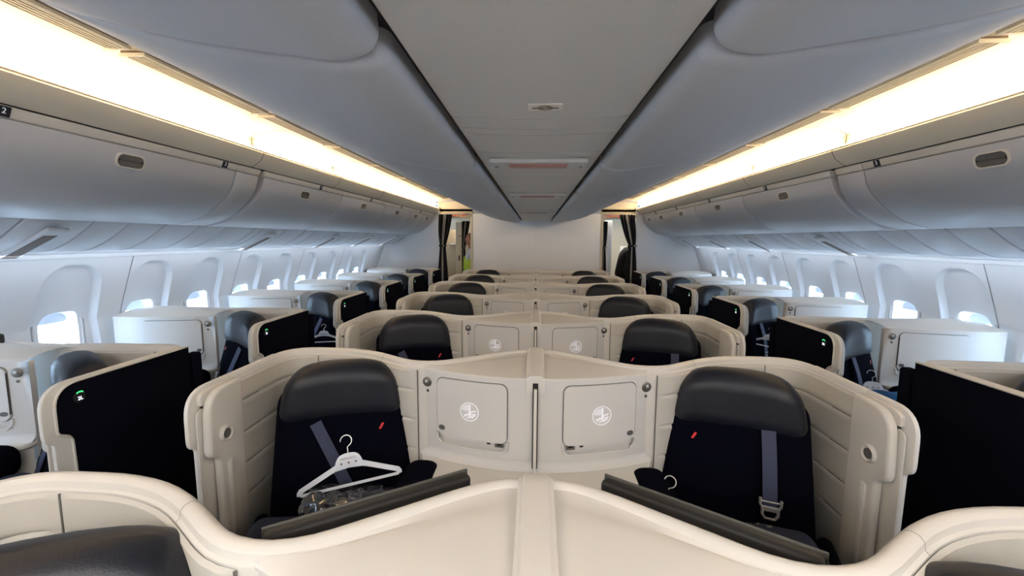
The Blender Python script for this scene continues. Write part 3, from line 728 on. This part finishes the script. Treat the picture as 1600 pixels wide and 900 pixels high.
# ------------------------------------------------------------ bulkheads, doorways, galley
bh = struct(empty('wall_bulkhead'))
m = MB(); m.box((0, 7.90, 1.09), (2.30, .06, 2.18)); m.build('centre_panel', 'bulk', bh, bev=.01)
m = MB(); m.box((0, 7.868, 1.09), (.003, .006, 2.1)); m.build('panel_joint', 'psu', bh)
for s in (-1, 1):
    m = MB(); m.T = Matrix.Scale(s, 4, (1, 0, 0)); m.prism([(1.76, .0), (2.96, 0), (2.94, 1.18), (2.80, 1.60), (2.62, 2.3), (1.76, 2.3)], 7.85, 7.90, 'y'); m.build('side_panel', 'bulk', bh)
    m = MB(); m.T = Matrix.Scale(s, 4, (1, 0, 0)); m.box((1.172, 7.90, 1.06), (.045, .07, 2.12)); m.build('door_post', 'door', bh, bev=.006)
    m = MB(); m.T = Matrix.Scale(s, 4, (1, 0, 0)); m.box((1.46, 7.95, 2.19), (.62, .10, .17)); m.build('lintel', 'door', bh, bev=.006)
    m = MB(); m.T = Matrix.Scale(s, 4, (1, 0, 0)); m.box((1.46, 8.9, 2.24), (1.4, 2.0, .04)); m.build('galley_ceiling', 'bulk', bh)
    m = MB(); m.T = Matrix.Scale(s, 4, (1, 0, 0)); m.box((1.46, 7.93, 2.33), (.66, .05, .14)); m.build('upper_filler', 'cove', bh)
    t = tag(MB().box((s*1.40, 7.895, 2.155), (.30, .006, .07)).build('exit_sign', 'door'), f'cream exit sign with red lettering over the {side_nm[s]} doorway', 'exit sign', 'exit signs')
    text_mesh('SORTIE   EXIT', .050, frame((s*1.40, 7.890, 2.142), (1, 0, 0), (0, 0, 1)), 'lettering', 'exitred', t)
    text_mesh('\u25C4               \u25BA', .03, frame((s*1.40, 7.890, 2.142), (1, 0, 0), (0, 0, 1)), 'arrows', 'exitred', t)
    for q in (-1, 1):
        z = MB(); z.box((s*1.40 + q*.05, 7.89, 2.182), (.05, .004, .012)); z.build('pictogram', 'exitred', t)
# left doorway: tan galley unit, counter and a cream lavatory door column
t = tag(MB().box((-1.80, 9.2, .95), (.62, .5, 1.9)).build('galley_unit', 'tan', bev=.01), 'tan galley cabinet seen through the left doorway', 'cabinet')
MB().box((-1.62, 8.93, 1.62), (.30, .06, .03)).build('shelf', 'steel', t); MB().box((-1.60, 8.90, .80), (.30, .12, .025)).build('counter', 'bulk', t)
t = tag(MB().box((-1.47, 8.45, 1.02), (.115, .5, 2.04)).build('lavatory_post', 'door', bev=.01), 'narrow cream post with a small dark placard in the left doorway', 'door post')
MB().box((-1.46, 8.195, 1.36), (.025, .006, .10)).build('placard', 'black', t); MB().box((-1.44, 8.195, 1.78), (.05, .006, .012)).build('latch', 'dotm', t)
t = tag(MB().box((1.86, 8.6, .80), (.36, .40, 1.60)).build('service_cart', 'bulk', bev=.015), 'pale galley cabinet behind the curtain in the right doorway', 'cabinet')
MB().box((1.86, 8.39, 1.55), (.34, .01, .02)).build('latch_rail', 'steel', t); MB().box((1.70, 8.39, 1.30), (.02, .012, .05)).build('latch', 'dotm', t)
t = tag(MB().box((1.42, 8.7, 1.05), (.10, .3, 2.1)).build('lit_panel', 'bulk', bev=.01), 'bright white door edge standing in the right doorway', 'door')
MB().box((1.42, 8.545, 1.2), (.012, .008, .2)).build('handle', 'steel', t)

def curtain(xc, y, ztop, zt, w0, w1, lean, label, stripe=.5, zb=.05):
    """gathered curtain: wide at the rail, pinched by a tie at zt"""
    r = empty('curtain', (xc, y, 0)); n = 60; halves = ((0, .38, 'curtain'), (.38, .56, 'curtain_lit'), (.56, 1, 'curtain'))  # middle band painted pale, as folds catching light
    def P_(u, z):
        t = abs(z - zt)/((ztop - zt) if z > zt else (zt - zb)); wd = w1 + (w0 - w1)*(1 - math.exp(-2.2*t)) ; 
        off = lean*max(0, (z - zt))/(ztop - zt)
        fold = .028*math.sin(u*2*PI*4.5)*(.35 + .65*min(1, t*2))
        return ((u - .5)*wd + off, fold, z)
    for a, b, mt in halves:
        m = MB(); zs = [zb + (ztop - zb)*k/28 for k in range(29)]; us = [a + (b-a)*k/18 for k in range(19)]
        m.grid([[P_(u, z) for u in us] for z in zs]); m.grid([[(P_(u, z)[0], P_(u, z)[1] + .006, z) for u in us] for z in zs]); m.build('cloth' if mt == 'curtain' else 'lit_fold', mt, r, weld=False)
    m = MB(); m.tube([(w1*.62*math.cos(2*PI*k/16), .045*math.sin(2*PI*k/16), zt + .004*math.sin(4*PI*k/16)) for k in range(17)], .014, 6); m.build('tie_band', 'curtain', r)
    m = MB(); m.lathe([(.012, 0), (.012, .012), (.004, .016)], (w1*.3, -.05, zt), (0, -1, 0), 10); m.build('tie_button', 'steel', r)
    tag(r, label, 'curtain', 'doorway curtains'); return r
curtain(-1.69, 7.80, 2.16, 1.60, .26, .10, .055, 'dark curtain tied back on the outer side of the left doorway, the widest one')
curtain(-1.385, 8.25, 2.06, 1.58, .16, .06, .05, 'narrow dark curtain tied back on the inner side of the left doorway')
curtain(1.235, 8.02, 2.06, 1.58, .17, .07, -.02, 'narrow dark curtain tied back on the inner side of the right doorway')
curtain(1.70, 7.80, 2.17, 1.62, .28, .11, -.11, 'dark tied curtain on the outer side of the right doorway, beside the person')
for s in (-1, 1):
    m = MB(); m.tube([(s*1.20, 7.82, 2.17), (s*1.84, 7.82, 2.17)], .010, 8); struct(m.build(f'trim_{3 if s < 0 else 4}', 'steel'))

# ------------------------------------------------------------ people beyond the doorways
def skin_obj(name, chains, m, parent, sub=2, rootv=0):
    vs, es, rs = [], [], []; idx = {}
    for ch in chains:
        prev = None
        for p, r in ch:
            key = tuple(round(c, 4) for c in p)
            if key not in idx: idx[key] = len(vs); vs.append(p); rs.append(r)
            i = idx[key]
            if prev is not None and (prev, i) not in es: es.append((prev, i))
            prev = i
    me = bpy.data.meshes.new(name); me.from_pydata(vs, es, []); o = bpy.data.objects.new(name, me); C.objects.link(o)
    o.modifiers.new('skin', 'SKIN').use_smooth_shade = True
    for i, r in enumerate(rs):
        sv = me.skin_vertices[0].data[i]; sv.radius = (r, r) if not isinstance(r, tuple) else r; sv.use_root = (i == rootv)
    sb = o.modifiers.new('sub', 'SUBSURF'); sb.levels = sb.render_levels = sub
    me2 = bpy.data.meshes.new_from_object(o.evaluated_get(bpy.context.evaluated_depsgraph_get())); bpy.data.objects.remove(o)
    me2.materials.clear(); me2.materials.append(M[m]); me2.polygons.foreach_set('use_smooth', [True]*len(me2.polygons))
    q = bpy.data.objects.new(name, me2); C.objects.link(q); q.parent = parent; return q
def person(loc, rz, top, legs, hair, label, vest=False, bow=0.0, H=1.0):
    r = empty('person', loc, rz); 
    def q(x, y, z): return (x, y - bow*max(0, z - .95)**1.5, z)
    body = [[(q(0, 0, .95), .15), (q(0, 0, 1.10), .135), (q(0, .0, 1.28), .15), (q(0, .01, 1.42), .13), (q(0, .005, 1.50), .065)],
            [(q(0, .01, 1.42), .13), (q(-.15, .01, 1.42), .075), (q(-.22, .01, 1.36), .055), (q(-.25, .02, 1.12), .043), (q(-.22, -.10, .92), .032)],
            [(q(0, .01, 1.42), .13), (q(.15, .01, 1.42), .075), (q(.22, .01, 1.36), .055), (q(.25, .02, 1.12), .043), (q(.22, -.10, .92), .032)]]
    torso = skin_obj('body', body, top, r)
    lg = [[((0, 0, .95), .14), ((s*.09, 0, .88), .10), ((s*.10, -.01, .50), .062), ((s*.10, .01, .10), .042), ((s*.10, -.05, .045), .04), ((s*.10, -.15, .03), .032)] for s in (-1, 1)]
    skin_obj('legs', lg, legs, r)
    neck = q(0, .0, 1.50); hd = q(0, -.005, 1.66)
    m = MB()
    def hf(x, y, z):
        k = 1 - .30*max(0, -z - .01)/.11; ny = y - (.012*math.exp(-((x/.016)**2 + ((z + .01)/.022)**2)) if y < 0 else 0)
        for ex in (-.032, .032):
            if y < 0: ny += .008*math.exp(-(((x-ex)/.014)**2 + ((z-.012)/.012)**2))
        return (x*k, ny, z)
    m.soft(hd, (.155, .19, .235), .078, 5, hf); m.tube([neck, (hd[0], hd[1] + .01, hd[2] - .06)], .052, 10)
    for s in (-1, 1): m.soft((hd[0] + s*.078, hd[1] + .01, hd[2]), (.018, .035, .06), .008, 1)
    h = m.build('head', 'skin', r)
    m = MB(); m.soft((hd[0], hd[1] + .022, hd[2] + .038), (.172, .195, .19), .085, 5); m.build('hair', hair, h)
    for s in (-1, 1):
        m = MB(); m.soft((hd[0] + s*.032, hd[1] - .086, hd[2] + .012), (.022, .012, .010), .005, 1); m.build('eye', 'white', h)
    m = MB(); m.soft((hd[0], hd[1] - .092, hd[2] - .052), (.045, .008, .010), .004, 1); m.build('mouth', 'red', h)
    for s in (-1, 1):
        w_ = Vector(q(s*.22, -.10, .92)); ch = [[(tuple(w_), .022), (tuple(w_ + Vector((0, -.02, -.05))), .028)]]
        b0 = w_ + Vector((0, -.02, -.05))
        for k, L in ((-1.5, .055), (-.5, .07), (.5, .066), (1.5, .05)):
            ch.append([(tuple(b0), .028), (tuple(b0 + Vector((0, k*.016 - .01, -.045))), .009), (tuple(b0 + Vector((-s*.012, k*.016 - .012, -.045 - L*.6))), .008), (tuple(b0 + Vector((-s*.03, k*.016 - .014, -.045 - L))), .007)])
        ch.append([(tuple(w_), .022), (tuple(w_ + Vector((-s*.01, -.045, -.03))), .011), (tuple(w_ + Vector((-s*.02, -.065, -.065))), .009)])
        skin_obj('hand', ch, 'skin', r, 1)
    if vest:
        vb = [[(q(0, 0, .97), .165), (q(0, 0, 1.10), .152), (q(0, .0, 1.28), .166), (q(0, .01, 1.40), .142)]]
        skin_obj('vest', vb, 'vest', r)
    tag(r, label, 'person'); r.scale = (H, H, H); return r
person((-1.245, 8.28, 0), math.radians(-75), 'shirt', 'suit', 'brownhair', 'person in a pale shirt and yellow safety vest half hidden behind the left doorway edge', vest=True, H=1.03)
person((1.62, 8.30, 0), math.radians(95), 'suit', 'suit', 'hair', 'person in black clothes standing with back turned in the right doorway', bow=.34, H=1.04)

# ------------------------------------------------------------ loose things on the seats
def hanger(loc, R3, label, sc=1.0, txt=True):
    r = empty('coat_hanger', loc); r.rotation_euler = R3; r.scale = (sc,)*3
    m = MB(); out = fillet([(-.21, -.085), (-.205, -.10, .012), (.205, -.10, .012), (.215, -.085, .01), (.20, -.065, .02), (.06, -.005, .03), (.04, .03, .03), (0, .038, .03), (-.04, .03, .03), (-.06, -.005, .03), (-.20, -.065, .02)], 4)
    inn = fillet([(-.165, -.082, .008), (.165, -.082, .008), (.165, -.080, .01), (.05, -.030, .02), (0, -.036, .03), (-.05, -.030, .02), (-.165, -.080, .01)], 4)
    # body: upper yoke plate + arms + bottom bar
    m.prism([tuple(p) for p in fillet([(-.062, -.030), (-.055, .005, .02), (-.038, .032, .02), (0, .038, .03), (.038, .032, .02), (.055, .005, .02), (.062, -.030), (0, -.024, .03)], 5)], -.003, .003, 'z')
    for s in (-1, 1): m.prism([(s*.05, -.002), (s*.062, -.030), (s*.19, -.082), (s*.20, -.094), (s*.214, -.092), (s*.214, -.080), (s*.205, -.066)][::s], -.003, .003, 'z')
    m.prism([(-.20, -.098), (.20, -.098), (.20, -.086), (-.20, -.086)], -.003, .003, 'z')
    m.build('body', 'hanger', r, bev=.001, seg=1)
    m = MB(); m.tube([(0, .036, 0), (0, .062, 0)] + [(-.004 + .0 + .024*math.cos(a) - .0, .088 + .024*math.sin(a), 0) for a in [-PI*.35 + PI*1.35*k/12 for k in range(13)]], .0022, 6); m.build('hook', 'steel', r)
    m = MB()
    for x in (-.03, 0, .03): m.lathe([(.0045, 0), (.004, .001)], (x, -.004, .003), (0, 0, 1), 10)
    m.build('rivets', 'dotm', r)
    if txt: text_mesh('AIRFRANCE /', .012, Matrix.Translation((0, .014, .0033)), 'printed_name', 'dotm', r)
    tag(r, label, 'coat hanger', 'coat hangers on the seats'); return r
def crumple(loc, d, m_, name, label, cat, amp=.02, seed=0, n=26, fr=18, rz=0, group=None):
    m = MB()
    def fn(x, y, z):
        v = Vector((x*fr + seed, y*fr, z*fr*1.3)); k = noise.noise(v)*amp + amp*.5*noise.noise(v*2.3)
        return (x + k, y + noise.noise(v + Vector((7, 3, 1)))*amp, z + noise.noise(v + Vector((1, 9, 5)))*amp)
    m.soft((0, 0, 0), d, min(d)*.45, n, fn); o = m.build(name, m_, ang=22 if m_ == 'plastic' else 60); o.location = loc; o.rotation_euler = (0, 0, rz)
    tag(o, label, cat, group); return o
e = lambda x, y, z: (math.radians(x), math.radians(y), math.radians(z))
hanger((-.69, 1.49, .895), e(62, -8, 16), 'printed pale grey coat hanger on the second row seat left of the divider', .86)
crumple((-.64, 1.44, .745), (.40, .16, .13), 'plastic', 'wrapped_headset_bag', 'crinkled clear plastic bag on the second row seat left of the divider', 'plastic bag', .015, 3, 40, 24)
crumple((-.74, 1.29, .70), (.44, .26, .10), 'cloth', 'folded_blanket', 'folded dark blue blanket on the second row seat left of the divider', 'blanket', .010, 5, 14, 8, .2)
hanger((.47, 1.50, .775), e(60, 12, -30), 'coat hanger mostly buried in the blanket on the second row seat right of the divider', .86, False)
crumple((.765, 1.385, .732), (.13, .09, .08), 'plastic', 'wrapped_headset_bag', 'small crumpled silvery plastic wrapper on the second row seat right of the divider', 'plastic bag', .016, 11, 30, 44)
crumple((.68, 1.30, .715), (.46, .28, .12), 'cloth', 'folded_blanket', 'dark blue blanket spread on the second row seat right of the divider', 'blanket', .014, 15, 14, 8, -.2)
hanger((2.05, 2.66, .845), e(68, 0, -20), 'pale coat hanger beside the bright blue blanket at the right windows', .9, False)
crumple((2.13, 2.58, .755), (.30, .24, .16), 'blanket', 'folded_blanket', 'bright blue crumpled blanket on the third row seat at the right windows', 'blanket', .02, 21, 16, 9)
hanger((-1.97, 2.66, .76), e(68, 0, 20), 'coat hanger on the third row seat at the left windows', .8, False)
hanger((-1.91, 3.74, .86), e(68, 0, 16), 'pale blue coat hanger on the fourth row seat at the left windows', .8, False)
hanger((1.99, 3.74, .90), e(70, 0, -60), 'coat hanger on the fourth row seat at the right windows', .8, False)
crumple((-1.95, 1.42, .70), (.40, .34, .14), 'cloth', 'folded_blanket', 'dark blue wrapped blanket on the second row seat at the left windows', 'blanket', .02, 31, 14, 9)
crumple((-1.86, 1.34, .79), (.14, .10, .07), 'plastic', 'wrapped_headset_bag', 'clear plastic wrapper on the second row seat at the left windows', 'plastic bag', .016, 41, 18, 26)
m = MB(); m.soft((-2.66, 1.90, 1.222), (.09, .05, .04), .012, 2); m.soft((-2.60, 1.905, 1.225), (.05, .045, .05), .012, 2)
tag(m.build('glasses_case', 'monitor'), 'small dark case lying on the second row console by the left windows', 'case')
